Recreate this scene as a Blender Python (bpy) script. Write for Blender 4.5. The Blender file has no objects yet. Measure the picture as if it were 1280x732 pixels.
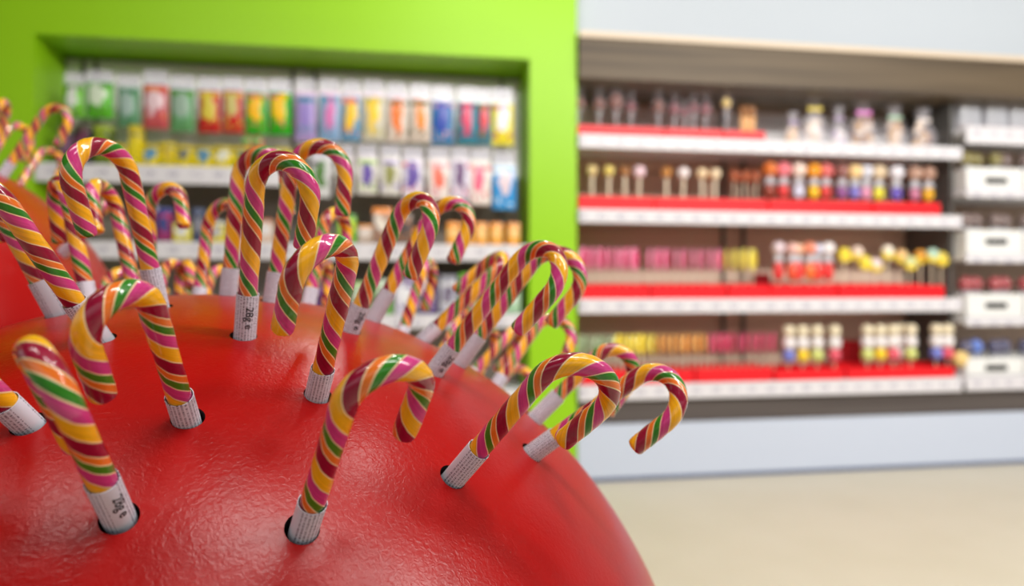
import bpy, bmesh, math, random
from mathutils import Vector, Matrix
random.seed(7)
C = bpy.context.scene.collection
PI = math.pi

# ------------------------------------------------------------ camera, world, lights, exposure
EYE = 0.88
cd = bpy.data.cameras.new('camera'); cam = bpy.data.objects.new('camera', cd); C.objects.link(cam)
cam.location = (0, 0, EYE); cam.rotation_euler = (PI/2, 0, 0)
cd.lens = 24.0; cd.sensor_width = 36.0; cd.shift_y = -6/1280
cd.clip_start = 0.02; cd.clip_end = 50
cd.dof.use_dof = True; cd.dof.focus_distance = 0.385; cd.dof.aperture_fstop = 4.0
bpy.context.scene.camera = cam
vs = bpy.context.scene.view_settings
vs.view_transform = 'Standard'; vs.look = 'None'; vs.gamma = 1.0; vs.use_curve_mapping = False
vs.exposure = 0.03
world = bpy.data.worlds.new('world'); bpy.context.scene.world = world; world.use_nodes = True
wn = world.node_tree.nodes; wl = world.node_tree.links     # the rest of the bright shop around: pale above, dim towards the floor
wc = wn.new('ShaderNodeTexCoord'); wsp = wn.new('ShaderNodeSeparateXYZ'); wl.new(wc.outputs['Generated'], wsp.inputs[0])
wr = wn.new('ShaderNodeValToRGB'); wl.new(wsp.outputs[2], wr.inputs[0])
we = wr.color_ramp.elements; we[0].position = 0.0; we[0].color = (.16, .13, .10, 1); we[1].position = .30; we[1].color = (.95, .97, 1, 1)
wl.new(wr.outputs[0], wn['Background'].inputs[0])
wn['Background'].inputs[1].default_value = 0.82

def area(name, loc, sx, sy, power, col=(1, .97, .93), rot=(0, 0, 0)):
    l = bpy.data.lights.new(name, 'AREA'); l.shape = 'RECTANGLE'; l.size = sx; l.size_y = sy
    l.energy = power; l.color = col
    o = bpy.data.objects.new(name, l); o.location = loc; o.rotation_euler = rot; C.objects.link(o)
    return o
# ceiling luminaires of the shop, plus an added fill and added tilted washes
LIGHTS = [(0.85, 1.05, 2.92, 0.16, 0.16, 6, 0), (-1.0, -0.05, 2.92, 0.2, 0.2, 2.5, 0), (0.35, -0.9, 2.92, 0.3, 0.3, 5, 0), (-0.05, 2.3, 2.92, .2, .2, 9, 0),  # the one behind the camera is a fill added to brighten the canes
          (2.4, 0.1, 2.78, 1.4, 0.3, 78, 66), (0.7, 0.0, 2.78, 1.4, 0.3, 40, 66), (-1.2, 0.0, 2.78, 1.2, 0.3, 9, 66), (4.0, 0.1, 2.78, 1.3, .3, 55, 66)]  # tilted washes added to brighten the shelf interiors
for i, (x, y, z, sx, sy, p, tilt) in enumerate(LIGHTS):
    area('ceiling_or_fill_light', (x, y, z), sx, sy, p, rot=(math.radians(tilt), 0, 0))

# ------------------------------------------------------------ helpers
def lin(c):
    r = []
    for v in c:
        v /= 255.0
        r.append(v/12.92 if v <= .04045 else ((v+.055)/1.055)**2.4)
    return (*r, 1.0)

def mat(name, col, rough=.5, metal=0, coat=0, spec=.36, bump=None, trans=0, alpha=1, emit=0):
    m = bpy.data.materials.new(name); m.use_nodes = True
    n = m.node_tree.nodes; b = n['Principled BSDF']
    b.inputs['Base Color'].default_value = lin(col); b.inputs['Roughness'].default_value = rough
    b.inputs['Metallic'].default_value = metal; b.inputs['Coat Weight'].default_value = coat
    b.inputs['Coat Roughness'].default_value = .05
    b.inputs['Specular IOR Level'].default_value = spec
    b.inputs['Transmission Weight'].default_value = trans; b.inputs['Alpha'].default_value = alpha
    if bump:
        sc, st, ds = bump
        t = n.new('ShaderNodeTexNoise'); t.inputs['Scale'].default_value = sc; t.inputs['Detail'].default_value = 3
        co = n.new('ShaderNodeTexCoord'); bu = n.new('ShaderNodeBump')
        bu.inputs['Strength'].default_value = st; bu.inputs['Distance'].default_value = ds
        L = m.node_tree.links
        L.new(co.outputs['Object'], t.inputs['Vector']); L.new(t.outputs['Fac'], bu.inputs['Height'])
        L.new(bu.outputs['Normal'], b.inputs['Normal'])
    return m

def N(m, kind, **kw):
    n = m.node_tree.nodes.new(kind)
    for k, v in kw.items():
        if k in n.inputs: n.inputs[k].default_value = v
        else: setattr(n, k, v)
    return n
def math_(m, op, a, b=None, c=None):
    n = m.node_tree.nodes.new('ShaderNodeMath'); n.operation = op
    for i, v in enumerate((a, b, c)):
        if v is None: continue
        if isinstance(v, (int, float)): n.inputs[i].default_value = v
        else: m.node_tree.links.new(v, n.inputs[i])
    return n.outputs[0]
def mix(m, f, a, b):
    n = m.node_tree.nodes.new('ShaderNodeMix'); n.data_type = 'RGBA'
    for s, v in ((n.inputs[0], f), (n.inputs[6], a), (n.inputs[7], b)):
        if isinstance(v, bpy.types.NodeSocket): m.node_tree.links.new(v, s)
        else: s.default_value = v
    return n.outputs[2]

def link(name, bm, m, parent=None, smooth=False, loc=None):
    me = bpy.data.meshes.new(name); bm.normal_update(); bm.to_mesh(me); bm.free()
    for mm in (m if isinstance(m, (list, tuple)) else [m]): me.materials.append(mm)
    if smooth:
        for p in me.polygons: p.use_smooth = True
        if smooth != 'all': me.set_sharp_from_angle(angle=math.radians(45))
    o = bpy.data.objects.new(name, me); C.objects.link(o)
    if parent: o.parent = parent
    if loc: o.location = loc
    return o
def empty(name, loc=(0, 0, 0), rz=0):
    o = bpy.data.objects.new(name, None); o.empty_display_size = .02
    o.location = loc; o.rotation_euler = (0, 0, rz); C.objects.link(o); return o
def tag(o, label=None, cat=None, group=None, kind=None):
    if label: o['label'] = label
    if cat: o['category'] = cat
    if group: o['group'] = group
    if kind: o['kind'] = kind
    return o
def copy_tree(o, parent=None):
    c = o.copy(); C.objects.link(c); c.parent = parent
    for ch in [x for x in o.children]: copy_tree(ch, c)
    return c

def box(bm, x0, x1, y0, y1, z0, z1, bev=0, seg=1):
    r = bmesh.ops.create_cube(bm, size=1)
    for v in r['verts']:
        v.co = Vector(((x0+x1)/2+v.co.x*(x1-x0), (y0+y1)/2+v.co.y*(y1-y0), (z0+z1)/2+v.co.z*(z1-z0)))
    if bev:
        es = list({e for v in r['verts'] for e in v.link_edges})
        bmesh.ops.bevel(bm, geom=es, offset=bev, segments=seg, affect='EDGES', profile=.5)
    return bm
def lathe(bm, prof, n=20, c=(0, 0, 0), axis='Z'):
    rings = []
    for r, z in prof:
        ring = []
        for i in range(n):
            a = 2*PI*i/n; p = (r*math.cos(a), r*math.sin(a), z)
            if axis == 'Y': p = (p[0], p[2], p[1])
            ring.append(bm.verts.new((c[0]+p[0], c[1]+p[1], c[2]+p[2])))
        rings.append(ring)
    for a, b in zip(rings, rings[1:]):
        for i in range(n): bm.faces.new((a[i], a[(i+1) % n], b[(i+1) % n], b[i]))
    bm.faces.new(list(reversed(rings[0]))); bm.faces.new(rings[-1])
    bmesh.ops.recalc_face_normals(bm, faces=bm.faces[:])
    return bm
def ball(bm, c, r, sc=(1, 1, 1), u=16, v=10):
    M = Matrix.Translation(c) @ Matrix.Diagonal((r*sc[0], r*sc[1], r*sc[2], 1))
    bmesh.ops.create_uvsphere(bm, u_segments=u, v_segments=v, radius=1, matrix=M)
    return bm

# ------------------------------------------------------------ the shop wall: u along it, v into it
F = 853.333; TH = math.radians(8.73); D0 = 3.03*math.cos(TH)
EU = Vector((math.cos(TH), math.sin(TH), 0)); EN = Vector((-math.sin(TH), math.cos(TH), 0))
def W(u, v, z): return EU*u + EN*(D0+v) + Vector((0, 0, z))
def uz(px, py, v=0.0):      # where a sight line meets the plane at depth v
    r = Vector(((px-640)/F, 1, 0)); t = (D0+v)/r.dot(EN)
    return (r*t).dot(EU), EYE+(360-py)/F*t
def U(px, v=0.0): return uz(px, 0, v)[0]
def Zp(px, py, v=0.0): return uz(px, py, v)[1]
def wroot(name, u, v, z): return empty(name, W(u, v, z), TH)
ORD = ['first', 'second', 'third', 'fourth', 'fifth', 'sixth', 'seventh', 'eighth', 'ninth', 'tenth', 'eleventh', 'twelfth', 'thirteenth', 'fourteenth', 'fifteenth', 'sixteenth', 'seventeenth', 'eighteenth', 'nineteenth', 'twentieth', 'twenty-first', 'twenty-second', 'twenty-third']

# ------------------------------------------------------------ materials
M = {}
M['lime'] = mat('lime_paint', (150, 206, 18), .42, bump=(3, .05, .01))
M['greywall'] = mat('grey_wall', (188, 196, 204), .7, bump=(6, .05, .01))
M['ceil'] = mat('ceiling_paint', (112, 110, 108), .9)
M['white'] = mat('white_metal', (236, 236, 240), .35)
M['bin'] = mat('white_plastic', (238, 238, 236), .35)
M['dark'] = mat('dark_slot', (25, 22, 22), .6)
M['red'] = mat('red_card', (238, 28, 38), .4)
M['deepred'] = mat('deep_red_card', (150, 6, 20), .5)
M['stick'] = mat('lolly_stick', (236, 222, 196), .5)
M['bluewhite'] = mat('plinth_laminate', (200, 209, 226), .3)
M['back'] = mat('taupe_back_panel', (222, 196, 176), .7)
M['slat'] = mat('slatwall', (246, 244, 244), .5)
M['upright'] = mat('upright_steel', (110, 108, 105), .4, metal=.5)
M['cream'] = mat('cream_edge', (216, 198, 174), .4)
M['film'] = mat('cellophane', (240, 240, 250), .12, alpha=.10, spec=.6)
M['giftfilm'] = mat('gift_cellophane', (244, 240, 250), .15, alpha=.22, spec=.7)
M['haze'] = mat('frosted_bag', (236, 238, 246), .2, alpha=.5, spec=.8)

M['tab'] = mat('clear_tab', (236, 234, 246), .2, alpha=.4)
# floor
m = M['floor'] = mat('floor_vinyl', (208, 196, 172), .45)
t = N(m, 'ShaderNodeTexNoise', Scale=3.0, Detail=5.0); co = N(m, 'ShaderNodeTexCoord')
m.node_tree.links.new(co.outputs['Object'], t.inputs['Vector'])
m.node_tree.links.new(mix(m, t.outputs['Fac'], lin((208, 198, 174)), lin((222, 213, 194))), m.node_tree.nodes['Principled BSDF'].inputs['Base Color'])
# wood laminate
def wood(name, a, b):
    m = mat(name, a, .5); t = N(m, 'ShaderNodeTexNoise', Scale=1.0, Detail=6.0); co = N(m, 'ShaderNodeTexCoord')
    mp = N(m, 'ShaderNodeMapping'); mp.inputs['Scale'].default_value = (.7, 8, 22)
    L = m.node_tree.links; L.new(co.outputs['Object'], mp.inputs[0]); L.new(mp.outputs[0], t.inputs['Vector'])
    r = N(m, 'ShaderNodeMapRange'); r.inputs[1].default_value = .3; r.inputs[2].default_value = .7
    L.new(t.outputs['Fac'], r.inputs[0])
    L.new(mix(m, r.outputs[0], lin(a), lin(b)), m.node_tree.nodes['Principled BSDF'].inputs['Base Color'])
    return m
M['wood'] = wood('driftwood_laminate', (66, 54, 40), (112, 96, 74))
M['woodgrey'] = wood('grey_wood_band', (76, 68, 66), (100, 92, 88))
# shelf edge strip with a run of small printed price tickets
m = M['rail'] = mat('ticket_strip', (226, 224, 228), .35)
co = N(m, 'ShaderNodeTexCoord'); sp = N(m, 'ShaderNodeSeparateXYZ'); L = m.node_tree.links
L.new(co.outputs['Object'], sp.inputs[0])
cell = math_(m, 'FRACT', math_(m, 'MULTIPLY', sp.outputs[0], 11.0))
inside = math_(m, 'LESS_THAN', math_(m, 'ABSOLUTE', math_(m, 'SUBTRACT', cell, .5)), .22)
low = math_(m, 'LESS_THAN', math_(m, 'ABSOLUTE', math_(m, 'ADD', sp.outputs[2], .034)), .012)
nz = N(m, 'ShaderNodeTexNoise', Scale=90.0); L.new(co.outputs['Object'], nz.inputs['Vector'])
ink = math_(m, 'MULTIPLY', math_(m, 'MULTIPLY', inside, low), math_(m, 'GREATER_THAN', nz.outputs['Fac'], .48))
L.new(mix(m, ink, lin((226, 223, 227)), lin((178, 174, 188))), m.node_tree.nodes['Principled BSDF'].inputs['Base Color'])

def pack_mat(name, body, band, blob, low, rough=.25, seed=0.0, shape=(1.0, .8), hi=.8):
    """printed packaging: head band, body colour, a central motif and a lower motif"""
    m = mat(name, body, rough, spec=.35); L = m.node_tree.links
    co = N(m, 'ShaderNodeTexCoord'); sp = N(m, 'ShaderNodeSeparateXYZ'); L.new(co.outputs['Generated'], sp.inputs[0])
    nz = N(m, 'ShaderNodeTexNoise', Scale=3.2, Detail=2.0); mp = N(m, 'ShaderNodeMapping'); mp.inputs['Location'].default_value = (seed, seed*2, seed)
    L.new(co.outputs['Generated'], mp.inputs[0]); L.new(mp.outputs[0], nz.inputs['Vector'])
    wob = math_(m, 'MULTIPLY', math_(m, 'SUBTRACT', nz.outputs['Fac'], .5), .7)
    dx = math_(m, 'MULTIPLY', math_(m, 'SUBTRACT', sp.outputs[0], .5), 1/shape[0])
    dz = math_(m, 'MULTIPLY', math_(m, 'SUBTRACT', sp.outputs[2], .56), 1/shape[1])
    d = math_(m, 'ADD', math_(m, 'SQRT', math_(m, 'ADD', math_(m, 'MULTIPLY', dx, dx), math_(m, 'MULTIPLY', dz, dz))), wob)
    c = mix(m, math_(m, 'LESS_THAN', d, .33), lin(body), lin(blob))
    vz = N(m, 'ShaderNodeTexVoronoi', Scale=6.0); L.new(mp.outputs[0], vz.inputs['Vector'])
    lowf = math_(m, 'MULTIPLY', math_(m, 'LESS_THAN', vz.outputs['Distance'], .36), math_(m, 'LESS_THAN', math_(m, 'ABSOLUTE', math_(m, 'SUBTRACT', sp.outputs[2], .2)), .11))
    c = mix(m, lowf, c, lin(low))
    bar = math_(m, 'MULTIPLY', math_(m, 'LESS_THAN', math_(m, 'ABSOLUTE', math_(m, 'SUBTRACT', sp.outputs[2], hi-.09)), .05), math_(m, 'GREATER_THAN', nz.outputs['Fac'], .47))
    c = mix(m, bar, c, lin(low))
    c = mix(m, math_(m, 'GREATER_THAN', sp.outputs[2], hi), c, lin(band))
    L.new(c, m.node_tree.nodes['Principled BSDF'].inputs['Base Color'])
    return m

# candy stripes: UV.x = turn around the cane, UV.y = metres along it
COL = {'g': (44, 122, 22), 'p': (200, 56, 124), 'y': (240, 172, 20), 'r': (140, 6, 46), 'o': (226, 112, 30)}
def stripes(name, order):
    m = mat(name, (255, 255, 255), .3, coat=1.0, spec=.2); L = m.node_tree.links
    uv = N(m, 'ShaderNodeUVMap', uv_map='stripe'); sp = N(m, 'ShaderNodeSeparateXYZ'); L.new(uv.outputs[0], sp.inputs[0])
    nz = N(m, 'ShaderNodeTexNoise', Scale=40.0, Detail=1.0); co = N(m, 'ShaderNodeTexCoord'); L.new(co.outputs['Object'], nz.inputs['Vector'])
    s = math_(m, 'FRACT', math_(m, 'ADD', math_(m, 'ADD', sp.outputs[0], sp.outputs[1]), math_(m, 'MULTIPLY', nz.outputs['Fac'], .06)))
    cr = N(m, 'ShaderNodeValToRGB'); cr.color_ramp.interpolation = 'LINEAR'
    w = {'g': .15, 'p': .22, 'y': .26, 'r': .24, 'o': .13}
    L.new(s, cr.inputs[0]); e = cr.color_ramp.elements
    stops = []; x = 0; edge = lin((240, 208, 160)); k = .009; hw = .006
    for ch in order:
        a, b = x, x+w[ch]; x = b; c = lin(COL[ch])
        stops += [(a+hw, edge), (a+hw+k, c), (b-hw-k, c), (b-hw, edge)]
    while len(e) > 1: e.remove(e[-1])
    e[0].position = 0; e[0].color = edge
    for p, c in stops:
        q = e.new(min(p, 1.0)); q.color = c
    # darker / lighter fine streaks pulled through the sugar
    st = N(m, 'ShaderNodeTexNoise', Scale=1.0, Detail=2.0); cb = N(m, 'ShaderNodeCombineXYZ')
    L.new(math_(m, 'MULTIPLY', s, 26.0), cb.inputs[0]); L.new(math_(m, 'MULTIPLY', sp.outputs[1], .8), cb.inputs[1]); L.new(cb.outputs[0], st.inputs['Vector'])
    hsv = N(m, 'ShaderNodeHueSaturation'); L.new(cr.outputs[0], hsv.inputs['Color'])
    L.new(math_(m, 'ADD', math_(m, 'MULTIPLY', st.outputs['Fac'], .7), .78), hsv.inputs['Value'])
    b = m.node_tree.nodes['Principled BSDF']; L.new(hsv.outputs[0], b.inputs['Base Color'])
    bz = N(m, 'ShaderNodeTexNoise', Scale=420.0, Detail=1.0); L.new(co.outputs['Object'], bz.inputs['Vector'])
    bu = N(m, 'ShaderNodeBump', Strength=.25, Distance=.0004); L.new(bz.outputs['Fac'], bu.inputs['Height'])
    L.new(bu.outputs['Normal'], b.inputs['Normal'])
    bz2 = N(m, 'ShaderNodeTexNoise', Scale=160.0, Detail=1.0); L.new(co.outputs['Object'], bz2.inputs['Vector'])
    bu2 = N(m, 'ShaderNodeBump', Strength=.3, Distance=.0008); L.new(bz2.outputs['Fac'], bu2.inputs['Height'])
    L.new(bu2.outputs['Normal'], b.inputs['Coat Normal'])
    b.inputs['Subsurface Weight'].default_value = 0.0
    return m
M['stripeC'] = stripes('candy_stripes_green_first', 'gpyro')
M['stripeB'] = stripes('candy_stripes_orange_next', 'goryp')

# paper sleeve with rows of tiny print running along it
m = M['paper'] = mat('printed_paper', (228, 230, 242), .45); L = m.node_tree.links
uv = N(m, 'ShaderNodeUVMap', uv_map='paper'); sp = N(m, 'ShaderNodeSeparateXYZ'); L.new(uv.outputs[0], sp.inputs[0])
rows = math_(m, 'MULTIPLY', sp.outputs[0], 500.0)
line = math_(m, 'LESS_THAN', math_(m, 'ABSOLUTE', math_(m, 'SUBTRACT', math_(m, 'FRACT', rows), .5)), .27)
cb = N(m, 'ShaderNodeCombineXYZ'); L.new(math_(m, 'FLOOR', rows), cb.inputs[0]); L.new(math_(m, 'MULTIPLY', sp.outputs[1], 1500.0), cb.inputs[1])
nz = N(m, 'ShaderNodeTexNoise', Scale=1.0, Detail=2.0); L.new(cb.outputs[0], nz.inputs['Vector'])
ink = math_(m, 'MULTIPLY', line, math_(m, 'GREATER_THAN', nz.outputs['Fac'], .51))
clear = math_(m, 'GREATER_THAN', math_(m, 'ABSOLUTE', math_(m, 'SUBTRACT', sp.outputs[0], .0223)), .0033)  # room for the big weight print
ink = math_(m, 'MULTIPLY', ink, clear)
L.new(mix(m, ink, lin((228, 230, 242)), lin((88, 80, 108))), m.node_tree.nodes['Principled BSDF'].inputs['Base Color'])
M['ink'] = mat('black_print', (24, 20, 30), .5)

# red ball: glossy lacquer over a leathery skin
m = M['ballred'] = mat('red_lacquer', (172, 4, 2), .28, coat=0, spec=.36); L = m.node_tree.links
m.node_tree.nodes['Principled BSDF'].inputs['Coat Roughness'].default_value = .22
co = N(m, 'ShaderNodeTexCoord'); a = N(m, 'ShaderNodeTexVoronoi', Scale=260.0, feature='SMOOTH_F1'); b_ = N(m, 'ShaderNodeTexNoise', Scale=300.0, Detail=2.0, Distortion=1.2)
L.new(co.outputs['Object'], b_.inputs['Vector']); L.new(co.outputs['Object'], a.inputs['Vector'])
lo = N(m, 'ShaderNodeTexNoise', Scale=9.0, Detail=2.0); L.new(co.outputs['Object'], lo.inputs['Vector'])
h = math_(m, 'ADD', math_(m, 'MULTIPLY', a.outputs['Distance'], .35), math_(m, 'ADD', b_.outputs['Fac'], math_(m, 'MULTIPLY', lo.outputs['Fac'], .6)))
bu = N(m, 'ShaderNodeBump', Strength=.5, Distance=.0004); L.new(h, bu.inputs['Height']); L.new(bu.outputs['Normal'], m.node_tree.nodes['Principled BSDF'].inputs['Normal'])
L.new(bu.outputs['Normal'], m.node_tree.nodes['Principled BSDF'].inputs['Coat Normal'])
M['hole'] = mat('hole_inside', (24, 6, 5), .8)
M['base'] = mat('black_plinth_ring', (30, 28, 28), .5)

# ------------------------------------------------------------ the room
def struct(name, bm, m, loc=None, rz=None, smooth=False):
    o = link(name, bm, m, smooth=smooth); o['kind'] = 'structure'
    if loc is not None: o.location = loc
    if rz is not None: o.rotation_euler = (0, 0, rz)
    return o
struct('floor', box(bmesh.new(), -6, 8, -3, 7, -.1, 0), M['floor'])
struct('ceiling', box(bmesh.new(), -6, 8, -3, 7, 3.0, 3.1), M['ceil'])
uL, uR = U(42), U(662); uG = U(721); VB = .27; ZT = 1.90
bm = bmesh.new()
box(bm, -4.5, uL, 0, .42, 0, 3.0); box(bm, uR, uG, 0, .42, 0, 3.0); box(bm, uL, uR, 0, .42, ZT, 3.0)
box(bm, uL, uR, VB+.04, .42, 0, ZT)
struct('wall_left', bm, M['lime'], W(0, 0, 0), TH)
bm = bmesh.new(); box(bm, uG, 4.6, .42, .52, 0, 3.0)
struct('wall_back', bm, M['greywall'], W(0, 0, 0), TH)
bm = bmesh.new(); box(bm, uG+.001, 4.6, .06, .42, 2.03, 3.0)
struct('wall_right', bm, M['greywall'], W(0, 0, 0), TH)

# ------------------------------------------------------------ right-hand shelf fixture
u0, u1 = uG+.004, U(1199)
RT = {1: 1.572, 2: 1.236, 3: .832, 4: .444}                # shelf surface heights, top to bottom
def shelf(parent, ua, ub, z, rail_h=.062, d0=-.02, d1=.38, zoff=0):
    """board with its ticket strip; parent origin at u=0,z=0"""
    s = link('shelf', box(bmesh.new(), ua, ub, d0+.012, d1, z-.03, z-.004, .003), M['white'], parent)
    r = link('price_rail', box(bmesh.new(), ua, ub, d0-.002, d0+.010, -rail_h, 0, .003), M['rail'], s)
    r.location = (0, 0, z); tag(r, 'white price rail with small tickets')
    return s
fx = wroot('shelf_unit', 0, 0, 0)
tag(fx, 'long white lollipop shelf unit with wood top board right of the lime green wall', 'shelf unit')
bm = bmesh.new(); z = .40
while z < 1.80: box(bm, u0, u1+.02, .385, .40, z, z+.092); z += .098
box(bm, u0, u1+.02, .40, .408, .40, 1.82)
link('back_panel', bm, M['back'], fx)
bm = bmesh.new(); z = RT[1]+.004
while z < 1.80: box(bm, u0, u1+.02, .372, .384, z, min(z+.044, 1.80)); z += .05
link('upper_back_panel', bm, M['slat'], fx)
for px in (905, 930):
    u = U(px, .36); link('upright', box(bmesh.new(), u-.010, u+.010, .360, .371, .40, 1.80, .002), M['upright'], fx)
for k in (1, 2, 3): shelf(fx, u0, u1, RT[k], .062 if k < 3 else .066)
bs = link('base_shelf', box(bmesh.new(), u0, u1, -.008, .38, .414, .44, .003), M['white'], fx)
r = link('price_rail', box(bmesh.new(), u0, u1, -.022, -.010, -.07, 0, .003), M['rail'], bs); r.location = (0, 0, .444); tag(r, 'white price rail with small tickets')
for nm_, bm_, mt_ in (('trim_1', box(bmesh.new(), u0, 4.4, .012, .40, .263, .412), M['woodgrey']), ('trim_2', box(bmesh.new(), u0, 4.4, -.002, .40, .021, .262, .002), M['bluewhite']),
                      ('baseboard_right', box(bmesh.new(), u0, 4.4, .01, .40, .0, .02), mat('blue_grey_kick', (96, 112, 150), .5)),
                      ('trim_3', box(bmesh.new(), u0, 4.4, -.03, .41, 1.820, 1.998), M['wood']), ('trim_4', box(bmesh.new(), u0, 4.4, -.04, .41, 1.999, 2.028, .003), M['cream'])):
    struct(nm_, bm_, mt_, W(0, 0, 0), TH)
link('side_panel', box(bmesh.new(), u1+.004, u1+.02, .06, .38, .446, 1.815), M['upright'], fx)

# ---- pick-and-mix unit at the far right
px_ = wroot('shelf_unit', 0, 0, 0)
tag(px_, 'white candy bin shelf unit with stacked bins at the far right end', 'shelf unit')
ua = U(1199)+.022; ub = 4.3
TIER = [(1.677, None), (1.371, .106), (1.050, .120), (.738, .114), (.450, .085)]
bm = bmesh.new(); box(bm, ua+.03, ub, .386, .40, .45, 1.815)
link('back_panel', bm, M['back'], px_)
for k, (z, hgt) in enumerate(TIER[:4]):
    shelf(px_, ua, ub, z, .045 if k else .085)
bs = link('base_shelf', box(bmesh.new(), ua, 4.4, -.008, .38, .414, .446, .003), M['white'], px_)
r = link('price_rail', box(bmesh.new(), ua, 4.4, -.022, -.010, -.07, 0, .003), M['rail'], bs); r.location = (0, 0, .446)
for k, (z, hgt) in enumerate(TIER[1:]):
    n = 0
    for j in range(4):
        xa = ua+.012+j*.330; xb = xa+.320
        if xb > ub: break
        t = wroot('candy_bin', xa, 0, z)
        where = ['top', 'second', 'third', 'bottom'][k]
        tag(t, f"white plastic candy bin, {ORD[j]} from the left in the {where} bin row", 'bin', 'white candy bins')
        bm = bmesh.new(); w = .318
        box(bm, 0, w, -.010, -.002, 0, hgt, .003); box(bm, 0, w, .30, .308, 0, hgt); box(bm, 0, .006, -.002, .30, 0, hgt*.95); box(bm, w-.006, w, -.002, .30, 0, hgt*.95)
        box(bm, .006, w-.006, -.002, .30, 0, .006)
        link('bin_body', bm, M['bin'], t)
        zz = (.042, .061, .056, .036)[k]
        bm = bmesh.new(); box(bm, w*.32, w*.70, -.016, -.0105, zz-.014, zz+.014, .004)
        link('handle_slot', bm, M['dark'], t)

# ------------------------------------------------------------ red trays on the right-hand shelves
TR = {1: [(723, 830), (833, 905), (908, 957)], 2: [(724, 817), (819, 960), (963, 1090), (1093, 1176)],
      3: [(726, 812), (814, 908), (911, 962), (964, 1047), (1050, 1181)], 4: [(726, 790), (795, 868), (871, 966), (970, 1056), (1060, 1194)]}
SN = {1: 'top', 2: 'second', 3: 'third', 4: 'bottom'}
TH_ = {1: .045, 2: .062, 3: .062, 4: .062}
for k, lst in TR.items():
    for i, (a, b) in enumerate(lst):
        ua_, ub_ = U(a), U(b); w = ub_-ua_
        h = TH_[k] - (.012 if (k == 4 and a > 900) else 0)
        bm = bmesh.new(); box(bm, 0, w, 0, .004, 0, h); box(bm, 0, w, .146, .15, 0, h+.01); box(bm, 0, .004, .004, .146, 0, h); box(bm, w-.004, w, .004, .146, 0, h)
        box(bm, .004, w-.004, .004, .146, 0, .004)
        t = link('display_tray', bm, M['red']); t.location = W(ua_, .004, RT[k]); t.rotation_euler = (0, 0, TH)
        tag(t, f"bright red card tray, {ORD[i]} from the green wall on the {SN[k]} shelf", 'tray', 'red lollipop trays')

# ------------------------------------------------------------ lollipops
def swirl_mat(name, a, b, arms=3.0):
    m = mat(name, a, .2, coat=.6); L = m.node_tree.links
    co = N(m, 'ShaderNodeTexCoord'); sp = N(m, 'ShaderNodeSeparateXYZ'); L.new(co.outputs['Object'], sp.inputs[0])
    ang = math_(m, 'ARCTAN2', sp.outputs[2], sp.outputs[0])
    r = math_(m, 'SQRT', math_(m, 'ADD', math_(m, 'MULTIPLY', sp.outputs[0], sp.outputs[0]), math_(m, 'MULTIPLY', sp.outputs[2], sp.outputs[2])))
    s = math_(m, 'FRACT', math_(m, 'ADD', math_(m, 'MULTIPLY', ang, arms/(2*PI)), math_(m, 'MULTIPLY', r, 45.0)))
    rim = math_(m, 'GREATER_THAN', r, .046)
    L.new(mix(m, math_(m, 'MAXIMUM', math_(m, 'GREATER_THAN', s, .74), rim), lin(a), lin(b)), m.node_tree.nodes['Principled BSDF'].inputs['Base Color'])
    return m
def make_disc(name, R, m, th=.013, sl=.122):
    """flat spiral lollipop, origin at stick foot"""
    t = empty(name)
    bm = bmesh.new(); lathe(bm, [(R*.55, -th*.55), (R*.9, -th*.45), (R, 0), (R*.9, th*.45), (R*.55, th*.55)], 24, axis='Y')
    link('head', bm, m, t, smooth=True, loc=(0, 0, sl+R))
    bm = bmesh.new(); lathe(bm, [(.0032, 0), (.0032, sl+R*.3)], 8); link('stick', bm, M['stick'], t, smooth=True)
    return t
def make_round(name, R, m, sl=.10, sr=.0045, wrap=False, sq=1.0):
    t = empty(name)
    bm = bmesh.new(); ball(bm, (0, 0, 0), R, (1, 1, sq)); link('head', bm, m, t, smooth='all', loc=(0, 0, sl+R*sq))
    bm = bmesh.new(); lathe(bm, [(sr, 0), (sr, sl+R*.2)], 8); link('stick', bm, M['stick'], t, smooth=True)
    if wrap:   # twist of clear wrapper below the head
        bm = bmesh.new(); lathe(bm, [(R*.3, sl-.004), (R*.75, sl-.03), (R*.85, sl-.034), (R*.35, sl+.004)], 14)
        w = link('wrapper', bm, M['haze'], t, smooth=True)
    return t
def make_skewer(name, mats, R=.034):
    t = empty(name); z = .078
    for i, mm in enumerate(mats):
        bm = bmesh.new(); r = R*(1-.06*i) if i else R*.9
        lathe(bm, [(r*.5, -r*.95), (r*.88, -r*.65), (r, 0), (r*.88, r*.65), (r*.5, r*.95)], 16)
        link('marshmallow', bm, mm, t, smooth=True, loc=(0, 0, z+r*.95)); z += r*1.91
    bm = bmesh.new(); lathe(bm, [(.003, 0), (.003, .09)], 8); link('stick', bm, M['stick'], t)
    return t
def plain(n, c, r=.25): 
    if n not in M: M[n] = mat(n, c, r, coat=.5)
    return M[n]
used = {}
def place(proto_key, maker, px, shelf_k, label, cat, group, v=.07, rz=0.0, dz=.004, zabs=None):
    if proto_key not in used: used[proto_key] = maker(); o = used[proto_key]
    else: o = copy_tree(used[proto_key])
    z = RT[shelf_k]+dz if zabs is None else zabs
    o.location = W(U(px, v), v, z); o.rotation_euler = (0, 0, TH+rz)
    tag(o, label, cat, group); return o
LC = 'lollipop'
swP = swirl_mat('pink_swirl', (236, 70, 124), (252, 160, 192)); swY = swirl_mat('yellow_swirl', (255, 226, 20), (255, 242, 130)); swO = swirl_mat('orange_swirl', (252, 156, 40), (255, 206, 130))
swR = swirl_mat('crimson_swirl', (216, 30, 76), (244, 110, 150)); swG = swirl_mat('pale_green_swirl', (160, 186, 130), (214, 226, 196))
rnd = random.Random(3)
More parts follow.
